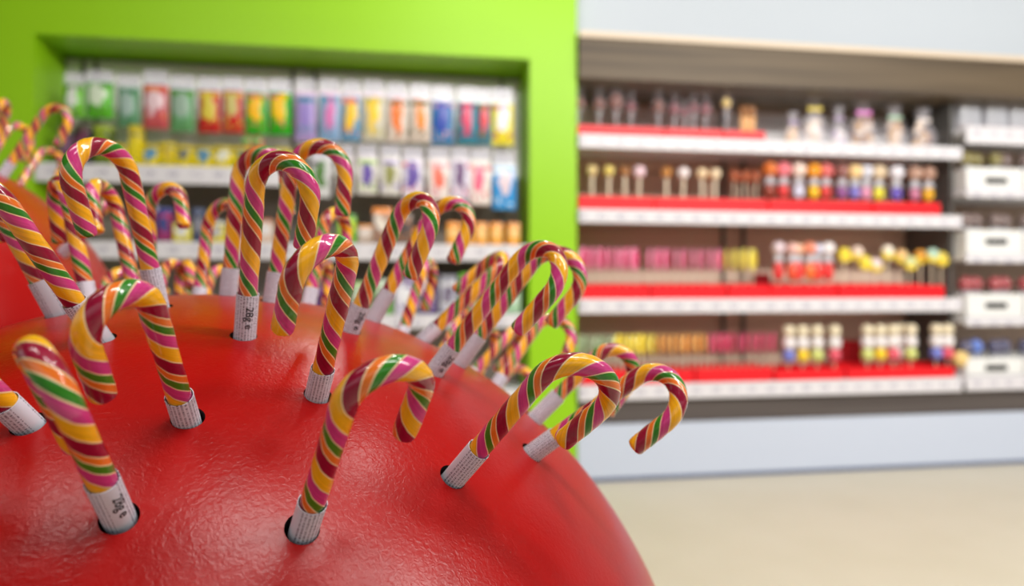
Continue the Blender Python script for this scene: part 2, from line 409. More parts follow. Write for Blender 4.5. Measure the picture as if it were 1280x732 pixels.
# third shelf: pink row, then yellow
xs = [730+j*10.6 for j in range(7)]+[812+j*10.8 for j in range(9)]
for j, x in enumerate(xs):
    place('pink', lambda: make_disc('spiral_lollipop', .056, swP), x, 3, f"{ORD[j]} pink spiral lollipop from the green wall, third shelf", LC, 'pink spiral lollipops', .045+.012*(j % 2), math.radians(58+rnd.uniform(-10, 8)))
for j, x in enumerate([908, 919, 930, 941]):
    place('yell', lambda: make_disc('spiral_lollipop', .057, swY, sl=.122), x, 3, f"{ORD[j]} bright yellow spiral lollipop from the left, third shelf", LC, 'yellow spiral lollipops', .08-.012*j, math.radians(62-6*j))
# bottom shelf: pale green, yellow, orange, crimson
j = 0
for cnt, x0_, dx, key, mm, cn in ((5, 728, 9.5, 'gre', swG, 'pale green'), (7, 773, 7.2, 'yel4', swY, 'yellow'), (8, 826, 7.8, 'ora4', swO, 'orange'), (10, 888, 8.8, 'cri4', swR, 'crimson')):
    for i in range(cnt):
        place(key, lambda mm=mm: make_disc('spiral_lollipop', .050, mm, sl=.122), x0_+dx*i, 4, f"{ORD[i]} {cn} spiral lollipop from the left, bottom shelf", LC, f'{cn} spiral lollipops on the bottom shelf', .045+.012*(i % 2), math.radians(58+rnd.uniform(-10, 8)))
# second shelf: round single lollipops
for j, (x, cn, c, R) in enumerate([(740, 'pale yellow', (240, 214, 150), .026), (761, 'cream yellow', (238, 214, 120), .027), (781, 'amber', (176, 120, 70), .024), (799, 'white and lilac', (250, 216, 226), .030),
        (833, 'amber brown', (204, 140, 70), .026), (854, 'glossy white', (252, 240, 240), .029), (877, 'cream', (248, 220, 178), .027), (894, 'pale cream', (250, 226, 190), .027), (886, 'tan', (214, 160, 110), .022)]):
    place('r2%d' % j, lambda c=c, R=R, cn=cn: make_round('round_lollipop', R, plain('candy_'+cn.replace(' ', '_'), c, .15), sl=.180-R, sr=.0075), x, 2, f"{cn} round lollipop, {ORD[j]} from the green wall, second shelf", LC, 'round lollipops on the second shelf', .05 if j < 8 else .1)
for j in range(5):
    place('cara', lambda: make_round('round_lollipop', .019, plain('caramel_candy', (176, 92, 56), .3), sl=.145, sr=.003, sq=1.5), 917+j*7, 2, f"{ORD[j]} caramel brown lollipop of the close bunch on the second shelf", LC, 'caramel lollipops bunched on the second shelf', .06+.03*(j % 2))
# second shelf: big figure lollipops, ball over wrapped foot
P2 = [(962, (226, 120, 50), (150, 60, 40), 'orange'), (979, (244, 128, 140), (226, 60, 60), 'coral pink'), (998, (244, 220, 206), (220, 220, 240), 'cream'), (1017, (246, 160, 30), (250, 196, 30), 'orange yellow'), (1032, (226, 110, 110), (220, 60, 60), 'rose red'),
      (1052, (150, 96, 90), (150, 90, 150), 'brown'), (1068, (250, 214, 150), (130, 120, 200), 'peach'), (1082, (214, 214, 226), (226, 150, 180), 'silvery white'), (1098, (230, 206, 170), (236, 226, 60), 'tan and lime'), (1120, (236, 232, 240), (110, 90, 190), 'white and violet'),
      (1143, (190, 150, 130), (200, 120, 150), 'taupe'), (1160, (180, 140, 120), (240, 180, 40), 'light brown')]
for j, (x, a, b, cn) in enumerate(P2):
    def mk(a=a, b=b, cn=cn, j=j):
        t = make_round('figure_lollipop', .037, plain('top_'+cn.replace(' ', '_'), a, .2), sl=.172, sr=.004, wrap=True)
        bm = bmesh.new(); ball(bm, (0, 0, .105), .029, (1, .8, 1.25)); link('candy_body', bm, plain('body_'+cn.replace(' ', '_'), b, .2), t, smooth='all')
        return t
    place('f2%d' % j, mk, x, 2, f"{cn} two-part wrapped lollipop, {ORD[j]} from the left, second shelf", LC, 'two-part lollipops', .055, 0, .004)
# third shelf right half
P3 = [(973, (236, 214, 222), (226, 60, 60), 'white with red dots', .028), (990, (240, 190, 180), (236, 90, 60), 'blush', .026), (998, (250, 196, 160), (240, 60, 60), 'peach', .024), (1012, (246, 150, 120), (240, 120, 60), 'salmon', .028), (1022, (220, 220, 240), (250, 70, 60), 'ice white', .024), (1035, (250, 244, 244), (236, 60, 60), 'bright white', .028)]
for j, (x, a, b, cn, R) in enumerate(P3):
    def mk(a=a, b=b, cn=cn, R=R):
        t = make_round('figure_lollipop', R*1.15, plain('top3_'+cn.replace(' ', '_'), a, .15), sl=.205, sr=.004, wrap=True)
        bm = bmesh.new(); ball(bm, (0, 0, .125), .027, (1, .8, 1.8)); link('candy_body', bm, plain('body3_'+cn.replace(' ', '_'), b, .2), t, smooth='all')
        return t
    place('f3%d' % j, mk, x, 3, f"{cn} red-footed lollipop, {ORD[j]} of six beside the yellow spirals", LC, 'red-footed lollipops on the third shelf', .05)
P3b = [(1055, 1.0, (250, 224, 60), 'sunny yellow'), (1071, 1.1, (250, 226, 210), 'cream and yellow'), (1081, .6, (246, 226, 80), 'low yellow'), (1094, .5, (250, 230, 230), 'short white'), (1109, 1.15, (252, 240, 220), 'tall ivory'), (1126, .95, (250, 206, 140), 'apricot'),
       (1137, .6, (214, 220, 160), 'short pale lime'), (1150, .95, (230, 160, 60), 'amber orange'), (1165, 1.0, (190, 226, 206), 'mint and yellow'), (1176, .85, (246, 220, 90), 'golden')]
for j, (x, hk, a, cn) in enumerate(P3b):
    def mk(a=a, hk=hk, cn=cn):
        t = make_round('flower_lollipop', .030, plain('fl_'+cn.replace(' ', '_'), a, .2), sl=.088+.095*hk, sr=.0035)
        bm = bmesh.new()
        for q in range(6): ball(bm, (.022*math.cos(q*PI/3), -.008, .088+.095*hk+.012+.016*math.sin(q*PI/3)), .014, u=10, v=6)
        link('petals', bm, plain('lemon_candy', (248, 222, 70), .2), t, smooth='all'); return t
    place('f4%d' % j, mk, x, 3, f"{cn} flower lollipop, {ORD[j]} in the right-hand third shelf tray", LC, 'flower lollipops', .05+.03*(j % 2))
# bottom shelf: marshmallow skewers
mw, mg, my, mp_, mb = (plain(n, c, .5) for n, c in (('mallow_white', (238, 232, 232)), ('mallow_green', (214, 222, 130)), ('mallow_yellow', (250, 210, 40)), ('mallow_pink', (232, 90, 110)), ('mallow_blue', (120, 130, 210))))
mc = plain('mallow_cream', (236, 222, 190), .5)
K4 = [(986, (mb, mw, mc), 'blue-footed'), (1003, (my, mw, mc), 'yellow-footed'), (1021, (mg, mw, mc), 'green-footed'), (1043, (mp_, mw, mc), 'pink-footed'),
      (1084, (mg, mw, mc), 'green-footed'), (1100, (my, mw, mc), 'yellow-footed'), (1116, (mp_, mw, mc), 'pink-footed'), (1138, (mg, mw, mc), 'lime-footed'), (1125, (mw, mw, mc), 'all white'), (1170, (mb, mw, mc), 'blue-footed'), (1184, (mp_, mw, mc), 'pink-footed')]
for j, (x, mm, cn) in enumerate(K4):
    t = make_skewer('marshmallow_skewer', mm); v = .05 if j != 8 else .1
    t.location = W(U(x, v), v, RT[4]+.004); t.rotation_euler = (0, 0, TH)
    tag(t, f"{cn} marshmallow skewer, {ORD[j]} from the left on the bottom shelf", 'marshmallow skewer', 'marshmallow skewers')
bm = bmesh.new(); ball(bm, (0, 0, .04), .04, (1, .8, 1)); t = link('cookie_ball', bm, plain('cookie_cream', (240, 206, 130), .4), smooth='all')
v = -.0; t.location = W(U(1201, .02), .02, RT[4]+.045); tag(t, 'round cream yellow sweet at the right end of the bottom shelf', 'sweet')
# red boxes standing behind on the bottom shelf
for j, (a, b, lbl) in enumerate([(1052, 1078, 'deep red upright card box between the marshmallow skewers'), ]):
    bm = bmesh.new(); w = U(b, .16)-U(a, .16); box(bm, 0, w, 0, .06, 0, .17, .003)
    t = link('card_box', bm, M['deepred']); t.location = W(U(a, .16), .16, RT[4]+.001); t.rotation_euler = (0, 0, TH); tag(t, lbl, 'box')
for j, (a, b) in enumerate([(945, 963)]):
    bm = bmesh.new(); w = U(b, .16)-U(a, .16); box(bm, 0, w, 0, .06, 0, .12, .003)
    t = link('card_box', bm, M['deepred']); t.location = W(U(a, .16), .16, RT[3]+.001); t.rotation_euler = (0, 0, TH); tag(t, 'small deep red card box behind the yellow spirals on the third shelf', 'box')

# top shelf: chocolate lollipops in clear bags
cb1 = plain('milk_chocolate', (128, 62, 38), .35); cb2 = plain('berry_chocolate', (134, 48, 58), .35); cb3 = plain('vanilla_yellow', (240, 206, 110), .35)
CH = [(724, cb1, .020, .0, 'milk chocolate'), (749, cb1, .021, .0, 'milk chocolate'), (770, cb1, .027, .012, 'large milk chocolate'), (789, cb2, .018, -.006, 'berry chocolate'), (823, cb1, .022, .0, 'milk chocolate'), (843, cb2, .022, -.01, 'berry chocolate'), (856, cb2, .016, -.02, 'small berry chocolate'), (867, cb2, .018, 0, 'berry chocolate'), (882, cb2, .022, -.006, 'berry chocolate'), (908, cb3, .018, .03, 'vanilla yellow')]
for j, (x, mm, R, dz, cn) in enumerate(CH):
    R *= 1.2; t = empty('chocolate_lollipop'); zc = .152+dz
    bm = bmesh.new(); ball(bm, (0, 0, zc), R, (1, .7, 1)); ball(bm, (0, 0, zc+R*.75), R*.55, (1, .7, 1)); link('chocolate_head', bm, mm, t, smooth='all')
    bm = bmesh.new(); lathe(bm, [(.003, 0), (.003, zc)], 8); link('stick', bm, plain('white_stick', (236, 234, 240), .4), t)
    bm = bmesh.new(); lathe(bm, [(.012, .09), (R*1.2, zc-R*.8), (R*1.35, zc+.005), (R*1.1, zc+R*1.1), (.007, zc+R*1.9), (R*1.0, zc+R*1.9+.022)], 14)
    link('clear_bag', bm, M['film'], t, smooth=True)
    t.location = W(U(x, .06), .06, RT[1]+.004); t.rotation_euler = (0, 0, TH)
    tag(t, f"{cn} lollipop in clear bag, {ORD[j]} from the green wall, top shelf", LC, 'chocolate lollipops on the top shelf')
for j, x in enumerate([928, 934.5, 941]):
    t = empty('chocolate_stick'); u, v = U(x, .05), .05
    bm = bmesh.new(); lathe(bm, [(.009, .118), (.013, .123), (.013, .163), (.009, .168)], 12); link('chocolate_tip', bm, plain('hazel_chocolate', (156, 104, 60), .4), t, smooth=True)
    bm = bmesh.new(); lathe(bm, [(.0115, 0), (.0115, .118)], 12); link('biscuit_body', bm, plain('biscuit_orange', (244, 190, 130), .5), t, smooth=True)
    t.location = W(u, v, RT[1]+.004); t.rotation_euler = (0, 0, TH); tag(t, f"{['left', 'middle', 'right'][j]} one of three chocolate-tipped biscuit sticks on the top shelf", 'biscuit stick', 'chocolate-tipped sticks')

# top shelf: cellophane gift bags with bows
def gift_bag(px, wpx, ytop, items, bow, label):
    v = .12; w = wpx/853*3.35; u, z1 = uz(px, ytop, v); h = z1-RT[1]-.004
    t = empty('gift_bag'); bm = bmesh.new(); r = w/2
    prof = [(r*.75, 0), (r*.98, h*.08), (r, h*.35), (r*.8, h*.52), (r*.22, h*.68), (r*.18, h*.71), (r*.5, h*.86), (r*.62, h)]
    lathe(bm, prof, 18)
    for q in bm.verts: q.co.y *= .7; a = math.atan2(q.co.y, q.co.x); f_ = 1+.06*math.sin(a*7+q.co.z*60); q.co.x *= f_; q.co.y *= f_
    link('cellophane', bm, M['giftfilm'], t, smooth='all')
    rr = random.Random(px)
    for i in range(14):
        c = items[i % len(items)]; bm = bmesh.new(); s_ = r*.36
        ball(bm, (0, 0, 0), s_, (1, .55, .8), 12, 8)
        o = link('treat', bm, c, t, smooth='all', loc=(rr.uniform(-.6, .6)*r*(1-.1*(i//3)), rr.uniform(-.2, .2)*r, s_*.85+.008+(i//3)*s_*.95)); o.rotation_euler = (rr.uniform(-.6, .6), rr.uniform(-.8, .8), 0)
    bm = bmesh.new(); ball(bm, (-r*.3, -r*.15, h*.70), r*.24, (1.2, .5, .7), 10, 6); ball(bm, (r*.3, -r*.15, h*.70), r*.24, (1.2, .5, .7), 10, 6); ball(bm, (0, -r*.2, h*.70), r*.12, u=8, v=6)
    link('bow', bm, bow, t, smooth='all')
    t.location = W(u, v, RT[1]+.002); t.rotation_euler = (0, 0, TH); tag(t, label, 'gift bag', 'tied cellophane gift bags')
pk = plain('ribbon_pink', (240, 150, 222), .3); yl = plain('ribbon_yellow', (250, 226, 110), .3); wh = plain('sugar_white', (250, 240, 236), .4); li = plain('ribbon_lilac', (216, 196, 232), .3)
ck = plain('cookie_tan', (206, 160, 100), .5); cw = plain('cream_candy', (246, 226, 206), .4); cbn = plain('cocoa_cookie', (150, 104, 76), .5); mt = plain('ribbon_mint', (196, 226, 200), .3)
gift_bag(991, 24, 140, [plain('apricot_sweet', (250, 206, 150), .3), cw], li, 'small clear gift bag of apricot sweets left of the taller gift bags')
gift_bag(1017, 36, 116, [wh, cw], yl, 'tall clear gift bag of white sweets with a yellow bow')
gift_bag(1048, 24, 132, [wh, li], li, 'clear gift bag of white and lilac sweets with a lilac bow')
gift_bag(1078, 40, 122, [ck, cbn, cw], pk, 'clear gift bag of brown cookies with a bright pink bow')
gift_bag(1117, 36, 130, [cw, ck], mt, 'clear gift bag of cream biscuits with a mint bow')
gift_bag(1153, 36, 134, [ck, cw, cbn], wh, 'clear gift bag of tan biscuits nearest the far right bins')
for j, (x, yt) in enumerate([(1170, 118), (1205, 116), (1238, 115), (1268, 117)]):
    v = .12; u, z1 = uz(x, yt, v); z0 = 1.679 if x > 1185 else 1.574
    if j == 0: continue
    h = z1-z0-.002; bm = bmesh.new(); box(bm, -.062, .062, -.05, .05, 0, h, .02, 3)
    t = empty('clear_sweet_bag'); link('frosted_bag', bm, M['haze'], t, smooth=True)
    for q in range(3):
        bm = bmesh.new(); ball(bm, (-.034+.034*q, -.01, .03), .017, u=10, v=8); link('sweet', bm, cbn, t, smooth='all')
    t.location = W(u, v, z0+.002); t.rotation_euler = (0, 0, TH); tag(t, f"frosted clear sweet bag, {ORD[j-1]} from the left atop the far right unit", 'sweet bag', 'frosted sweet bags')
# dark wrapped lollipops standing in the bins
dk = [plain('dark_olive_choc', (140, 130, 80), .25), plain('dark_taupe_choc', (130, 112, 108), .25), plain('dark_rose_choc', (176, 84, 88), .25), plain('dark_blue_choc', (96, 94, 120), .25)]
for k, (z, hgt) in enumerate(TIER[1:]):
    for j in range(6):
        t = empty('chocolate_lollipop'); mm = dk[k] if not (k == 0 and j > 2) else dk[1]
        if k == 3 and j == 1: mm = plain('blue_foil', (110, 140, 220), .2)
        bm = bmesh.new(); ball(bm, (0, 0, 0), .034, (1, 1, 1.15)); hd = link('chocolate_head', bm, mm, t, smooth='all', loc=(0, 0, hgt+.048))
        bm = bmesh.new(); lathe(bm, [(.0035, .008), (.0035, hgt+.02)], 8); link('stick', bm, M['stick'], t)
        bm = bmesh.new(); lathe(bm, [(.020, hgt-.008), (.027, hgt), (.027, hgt+.014), (.020, hgt+.016)], 12); link('cup', bm, M['haze'], t, smooth=True)
        v = .04+.03*(j % 2); t.location = W(ua+.05+.082*j+(.01 if j > 3 else 0), v, z); t.rotation_euler = (0, 0, TH)
        tag(t, f"dark chocolate lollipop, {ORD[j]} from the left, {['top', 'second', 'third', 'bottom'][k]} row of white bins", LC, 'dark lollipops in the bins')

# ------------------------------------------------------------ goods bays inside the green recess
mR = U(380, .1)
def bay(ua, ub, label, levels, uprights):
    t = wroot('shelf_bay', 0, 0, 0); tag(t, label, 'shelf unit')
    bm = bmesh.new(); z = 1.41
    while z < 1.88: box(bm, ua, ub, VB-.014, VB, z, min(z+.046, 1.885)); z += .052
    box(bm, ua, ub, VB, VB+.006, .1, 1.885)
    link('slatwall_panel', bm, M['slat'], t)
    bm = bmesh.new(); box(bm, ua, ub, VB-.010, VB-.001, .10, 1.405)
    link('back_panel', bm, M['gback'], t)
    for u in uprights: link('upright', box(bmesh.new(), u-.007, u+.007, VB-.026, VB-.015, .10, 1.88, .002), M['upright'], t)
    for z, h in levels: shelf(t, ua, ub, z, h, 0.0, VB-.03)
    link('bay_base', box(bmesh.new(), ua, ub, .01, VB-.03, 0, .10), M['upright'], t)
    return t
M['gback'] = mat('grey_brown_panel', (128, 118, 108), .7)
b1 = bay(uL+.004, mR-.004, 'left shelf bay with slatwall inside the green recess', [(1.385, .075), (1.072, .072), (.765, .06), (.43, .06)], [U(104, .25), U(120, .25), U(366, .25)])
b2 = bay(mR+.004, uR-.004, 'right shelf bay with slatwall inside the green recess', [(1.072, .072), (.765, .06), (.43, .06)], [U(394, .25), U(627, .25)])

def pillow(bm, w, h, t, z0=0, nx=10, nz=12):
    V = {}
    for s in (-1, 1):
        for i in range(nx+1):
            for j in range(nz+1):
                a = i/nx*2-1; b = j/nz*2-1
                edge = (i in (0, nx) or j in (0, nz))
                if edge and s == 1: V[s, i, j] = V[-1, i, j]; continue
                k = (1-a**4)*(1-b**4)
                V[s, i, j] = bm.verts.new((a*w/2*(1-.03*(1-abs(b))), s*t/2*k, z0+(b+1)/2*h))
    for s in (-1, 1):
        for i in range(nx):
            for j in range(nz):
                q = [V[s, i, j], V[s, i+1, j], V[s, i+1, j+1], V[s, i, j+1]]
                bm.faces.new(q if s == -1 else q[::-1])
def hang_pack(px, wpx, yt, yb, mm, header, label, v=.03, flat=False, nm='candy_pack', cat='candy bag', group=None, t=.05, parent_bay=None):
    u, z1 = uz(px, yt, v); _, z0 = uz(px, yb, v); w = U(px+wpx/2, v)-U(px-wpx/2, v); h = z1-z0
    r = empty(nm); hh = h*.20
    bm = bmesh.new()
    if flat: box(bm, -w/2, w/2, -t/2, t/2, 0, h-hh-.001, .004, 2)
    else: pillow(bm, w, h-hh-.001, t)
    link('bag' if not flat else 'pack_body', bm, mm, r, smooth=True)
    bm = bmesh.new(); box(bm, -w*.46, w*.46, -.002, .002, h-hh, h, .0015); link('hanging_tab', bm, header, r)
    r.location = W(u, v, z0); r.rotation_euler = (0, 0, TH); tag(r, label, cat, group)
    # the steel hook it hangs on belongs to the bay behind
    bm = bmesh.new(); lathe(bm, [(.002, 0), (.002, VB-v-.002)], 6, axis='Y'); k = link('peg_hook', bm, M['upright'], b1 if u < mR else b2); k.location = (u, v-.012, z1-.014)
    return r
tabW = plain('clear_white_tab', (232, 228, 240), .25); tabG = plain('grey_green_tab', (206, 214, 206), .25)
SETL = [(93, 27, 92, 147, ((110, 190, 40), (214, 226, 214), (226, 232, 222), (120, 120, 110)), 'bright green and white', 3),
        (125, 34, 88, 148, ((90, 190, 30), (226, 226, 240), (216, 232, 206), (100, 130, 80)), 'wide green and white', 5),
        (161, 28, 94, 159, ((96, 150, 112), (200, 216, 214), (160, 184, 176), (70, 130, 90)), 'muted teal green', 2),
        (195, 32, 88, 161, ((196, 84, 92), (226, 226, 238), (230, 200, 206), (236, 130, 50)), 'pinkish red', 8),
        (228, 31, 94, 165, ((100, 158, 108), (222, 222, 236), (150, 176, 158), (90, 150, 50)), 'grey green', 4),
        (262, 28, 96, 166, ((190, 20, 34), (226, 222, 236), (214, 196, 70), (230, 210, 90)), 'red with yellow', 9),
        (291, 26, 96, 166, ((196, 20, 30), (226, 222, 236), (200, 186, 110), (224, 206, 96)), 'red with yellow', 6),
        (320, 28, 98, 168, ((40, 170, 20), (222, 222, 236), (248, 190, 20), (224, 120, 120)), 'green with orange', 1),
        (350, 29, 98, 169, ((36, 168, 20), (222, 222, 236), (246, 196, 24), (220, 100, 130)), 'green with orange', 7)]
for j, (x, w, yt, yb, cs, cn, sd) in enumerate(SETL):
    mm = pack_mat('bag_print', *cs, seed=sd, hi=.93, shape=(.9, .9))
    hang_pack(x, w, yt, yb, mm, M['tab'], f"{cn} sweet bag, {ORD[j]} from the left hanging in the green recess", group='hanging sweet bags, left bay')
SETR = [(382, 26, 98, 176, ((176, 150, 206), (236, 216, 240), (150, 130, 200), (40, 130, 160)), 'lilac'), (412, 26, 98, 176, ((140, 170, 206), (240, 220, 240), (214, 120, 180), (60, 140, 170)), 'blue and pink'),
        (439, 24, 100, 176, ((90, 150, 186), (240, 226, 240), (246, 200, 50), (236, 120, 110)), 'blue with yellow'), (467, 27, 100, 176, ((206, 200, 180), (240, 226, 240), (246, 206, 50), (190, 180, 80)), 'cream and yellow'),
        (496, 26, 103, 177, ((226, 210, 196), (236, 226, 240), (240, 120, 40), (90, 90, 60)), 'cream with orange'), (525, 26, 104, 177, ((220, 204, 190), (240, 230, 240), (244, 140, 40), (110, 100, 60)), 'pale with deep orange'),
        (553, 28, 106, 180, ((40, 120, 170), (236, 236, 246), (40, 70, 170), (230, 170, 190)), 'strong blue'), (584, 25, 108, 180, ((40, 130, 150), (232, 238, 240), (214, 60, 100), (140, 60, 100)), 'teal and pink'),
        (605, 20, 110, 181, ((60, 120, 140), (226, 240, 236), (216, 50, 60), (130, 110, 50)), 'narrow teal and red'), (628, 27, 110, 181, ((236, 222, 40), (232, 236, 240), (226, 226, 232), (170, 60, 120)), 'yellow and white')]
for j, (x, w, yt, yb, cs, cn) in enumerate(SETR):
    mm = pack_mat('pack_print', *cs, seed=j*1.7, hi=.9, shape=(.8, 1.1))
    hang_pack(x, w, yt, yb, mm, M['tab'], f"{cn} candy pack, {ORD[j]} in the upper row of the right bay", nm='candy_pack', cat='candy pack', group='upper hanging packs, right bay', t=.03)
SET2 = [(401, 24, 182, 247, ((214, 214, 214), (226, 222, 230), (90, 130, 70), (60, 50, 60)), 'white and green'), (431, 22, 181, 244, ((206, 200, 196), (222, 214, 220), (150, 150, 120), (180, 160, 170)), 'pale grey'), (459, 25, 181, 243, ((226, 222, 214), (232, 226, 232), (110, 90, 170), (150, 190, 60)), 'white with violet'),
        (488, 25, 182, 244, ((224, 220, 212), (234, 230, 232), (150, 150, 90), (140, 120, 190)), 'white with olive'), (516, 26, 184, 247, ((228, 222, 234), (236, 230, 238), (110, 90, 170), (230, 110, 110)), 'white with coral and violet'), (548, 27, 184, 250, ((236, 226, 220), (240, 232, 232), (240, 120, 100), (226, 150, 160)), 'white with coral'),
        (575, 23, 184, 249, ((226, 220, 236), (236, 230, 236), (100, 60, 110), (200, 70, 110)), 'lilac white with plum'), (600, 26, 186, 256, ((238, 226, 220), (240, 234, 226), (240, 110, 140), (214, 40, 60)), 'cream with pink'), (630, 29, 190, 262, ((60, 150, 214), (222, 232, 240), (226, 206, 214), (230, 236, 240)), 'sky blue')]
for j, (x, w, yt, yb, cs, cn) in enumerate(SET2):
    mm = pack_mat('box_print', *cs, seed=j*2.3+1, hi=.9, shape=(.8, 1.0))
    hang_pack(x, w, yt, yb, mm, M['tab'], f"{cn} slim candy box, {ORD[j]} in the lower hanging row, right bay", flat=True, nm='slim_candy_box', cat='candy box', group='lower hanging boxes, right bay', t=.026)

def std_box(px, wpx, z, hz, cs, label, v=.05, seed=0, cat='candy box', group=None, nm='candy_box', lid=True):
    u = U(px, v); w = U(px+wpx/2, v)-U(px-wpx/2, v)
    bm = bmesh.new(); box(bm, -w/2, w/2, -.03, .03, 0, hz, .003, 2)
    o = link(nm, bm, pack_mat('carton_print', *cs, seed=seed, hi=.85, shape=(1.1, .9)), smooth=True)
    o.location = W(u, v, z); o.rotation_euler = (0, 0, TH); tag(o, label, cat, group); return o
YB = [(152, 20, .085), (172, 15, .165), (191, 20, .09), (212, 19, .10), (233, 19, .09), (256, 23, .085), (281, 23, .09), (305, 22, .09), (330, 23, .085), (354, 20, .09)]
acc = [(60, 130, 170), (226, 206, 40), (90, 150, 190), (206, 180, 60), (120, 120, 110), (90, 140, 170), (226, 226, 210), (110, 120, 110), (206, 206, 190), (90, 120, 120)]
for j, (x, w, h) in enumerate(YB):
    std_box(x, w, 1.387, h, ((238, 216, 20), (200, 180, 30), acc[j], (120, 120, 80)), f"{'tall ' if h > .12 else ''}yellow carton, {ORD[j]} from the left on the upper left shelf", seed=j*1.3, group='yellow cartons on the upper left shelf')
for j, (x, w, h, cs, cn) in enumerate([(86, 18, .15, ((90, 70, 90), (120, 130, 90), (130, 90, 120), (60, 60, 50)), 'dark purple'), (107, 20, .16, ((60, 60, 50), (90, 80, 70), (120, 60, 90), (50, 50, 40)), 'dark brown'), (131, 20, .16, ((110, 130, 40), (160, 180, 60), (150, 170, 40), (70, 90, 40)), 'olive green')]):
    std_box(x, w, 1.387, h, cs, f"{cn} carton in the left corner of the upper left shelf", seed=j)
for j, (x, lbl) in enumerate([(309, 'left'), (322, 'right')]):
    bm = bmesh.new(); ball(bm, (0, 0, 0), .026, (1, 1, 1)); o = link('jelly_sweet_ball', bm, pack_mat('jelly_print', (226, 110, 110), (226, 90, 90), (90, 190, 100), (90, 190, 100)), smooth='all')
    o.location = W(U(x, .05), .05, 1.387+.09+.0255); tag(o, f"{lbl} pink and green sweet ball lying on the yellow cartons", 'sweet')
GB = [(188, 20, .15, ((60, 60, 130), (226, 220, 230), (190, 60, 120), (80, 110, 150)), 'indigo'), (208, 16, .14, ((150, 60, 110), (70, 80, 150), (60, 80, 140), (200, 60, 120)), 'magenta'), (230, 22, .075, ((240, 226, 60), (236, 226, 80), (226, 226, 226), (150, 150, 130)), 'low yellow'),
      (250, 14, .14, ((70, 80, 110), (90, 100, 130), (140, 140, 150), (70, 70, 90)), 'slate'), (272, 22, .085, ((236, 220, 60), (226, 226, 220), (190, 190, 190), (160, 150, 90)), 'yellow and white'), (300, 22, .10, ((230, 226, 226), (236, 196, 80), (226, 130, 60), (190, 190, 200)), 'white and orange'), (330, 24, .10, ((226, 200, 180), (190, 120, 90), (230, 226, 226), (200, 140, 60)), 'tan')]
for j, (x, w, h, cs, cn) in enumerate(GB):
    std_box(x, w, 1.074, h, cs, f"{cn} carton, {ORD[j]} on the middle shelf of the left bay", seed=j*2.1, group='cartons on the left middle shelf')
OB = [(402, 18, .10, ((130, 190, 50), (120, 170, 60), (226, 226, 120), (90, 120, 50)), 'lime green'), (434, 22, .125, ((120, 200, 60), (90, 160, 60), (220, 236, 60), (190, 230, 60)), 'fresh green'), (457, 18, .08, ((196, 176, 156), (240, 160, 80), (226, 214, 206), (150, 110, 90)), 'tan'), (478, 24, .155, ((150, 120, 106), (248, 150, 60), (236, 226, 214), (190, 140, 110)), 'brown with orange top'), (504, 22, .13, ((120, 100, 90), (150, 130, 120), (90, 80, 80), (190, 120, 70)), 'dark brown'),
      (525, 18, .07, ((246, 160, 60), (236, 130, 40), (240, 196, 140), (220, 110, 40)), 'small orange')]
for j, (x, w, h, cs, cn) in enumerate(OB):
    std_box(x, w, 1.074, h, cs, f"{cn} carton, {ORD[j]} on the middle shelf of the right bay", seed=j*1.9)
for j, x in enumerate([566, 583.5, 601, 620, 641]):
    std_box(x, 15, 1.074, .098, ((248, 176, 66), (240, 150, 60), (250, 206, 140), (240, 150, 50)), f"{ORD[j]} orange carton from the left beside the green wall", seed=j, group='orange cartons')
    if j in (0, 2, 3): pass
CB = [(403, 18, .13, ((110, 50, 150), (90, 40, 130), (60, 40, 100), (140, 90, 180)), 'purple'), (425, 20, .12, ((190, 150, 190), (226, 120, 90), (226, 226, 226), (90, 70, 150)), 'mauve'), (452, 22, .14, ((150, 190, 100), (190, 220, 150), (226, 232, 226), (110, 160, 80)), 'soft green'), (480, 22, .15, ((120, 180, 90), (206, 220, 200), (226, 236, 216), (90, 140, 80)), 'green and white'), (506, 24, .16, ((226, 222, 236), (130, 110, 150), (236, 236, 240), (90, 60, 130)), 'white and plum'), (534, 24, .19, ((110, 90, 140), (150, 130, 170), (236, 232, 240), (226, 220, 236)), 'plum and white'), (560, 20, .17, ((190, 190, 206), (150, 150, 160), (120, 110, 130), (226, 226, 226)), 'silver grey'),
      (586, 24, .18, ((150, 206, 150), (120, 190, 60), (214, 236, 214), (240, 244, 226)), 'mint green'), (612, 22, .16, ((160, 210, 160), (206, 220, 210), (90, 170, 110), (240, 244, 230)), 'pale mint'), (638, 22, .15, ((170, 206, 170), (190, 210, 190), (226, 236, 226), (110, 160, 120)), 'light sage')]
for j, (x, w, h, cs, cn) in enumerate(CB):
    std_box(x, w, .767, h, cs, f"{cn} carton, {ORD[j]} on the lower shelf of the right bay", seed=j*1.1)

# ------------------------------------------------------------ red display balls with their holes
CAM = Vector((0, 0, EYE))
BALLS = {1: (Vector((-.2613, .5838, -.4252))+CAM, .42), 2: (Vector((-.894, .934, -.118))+CAM, .327)}
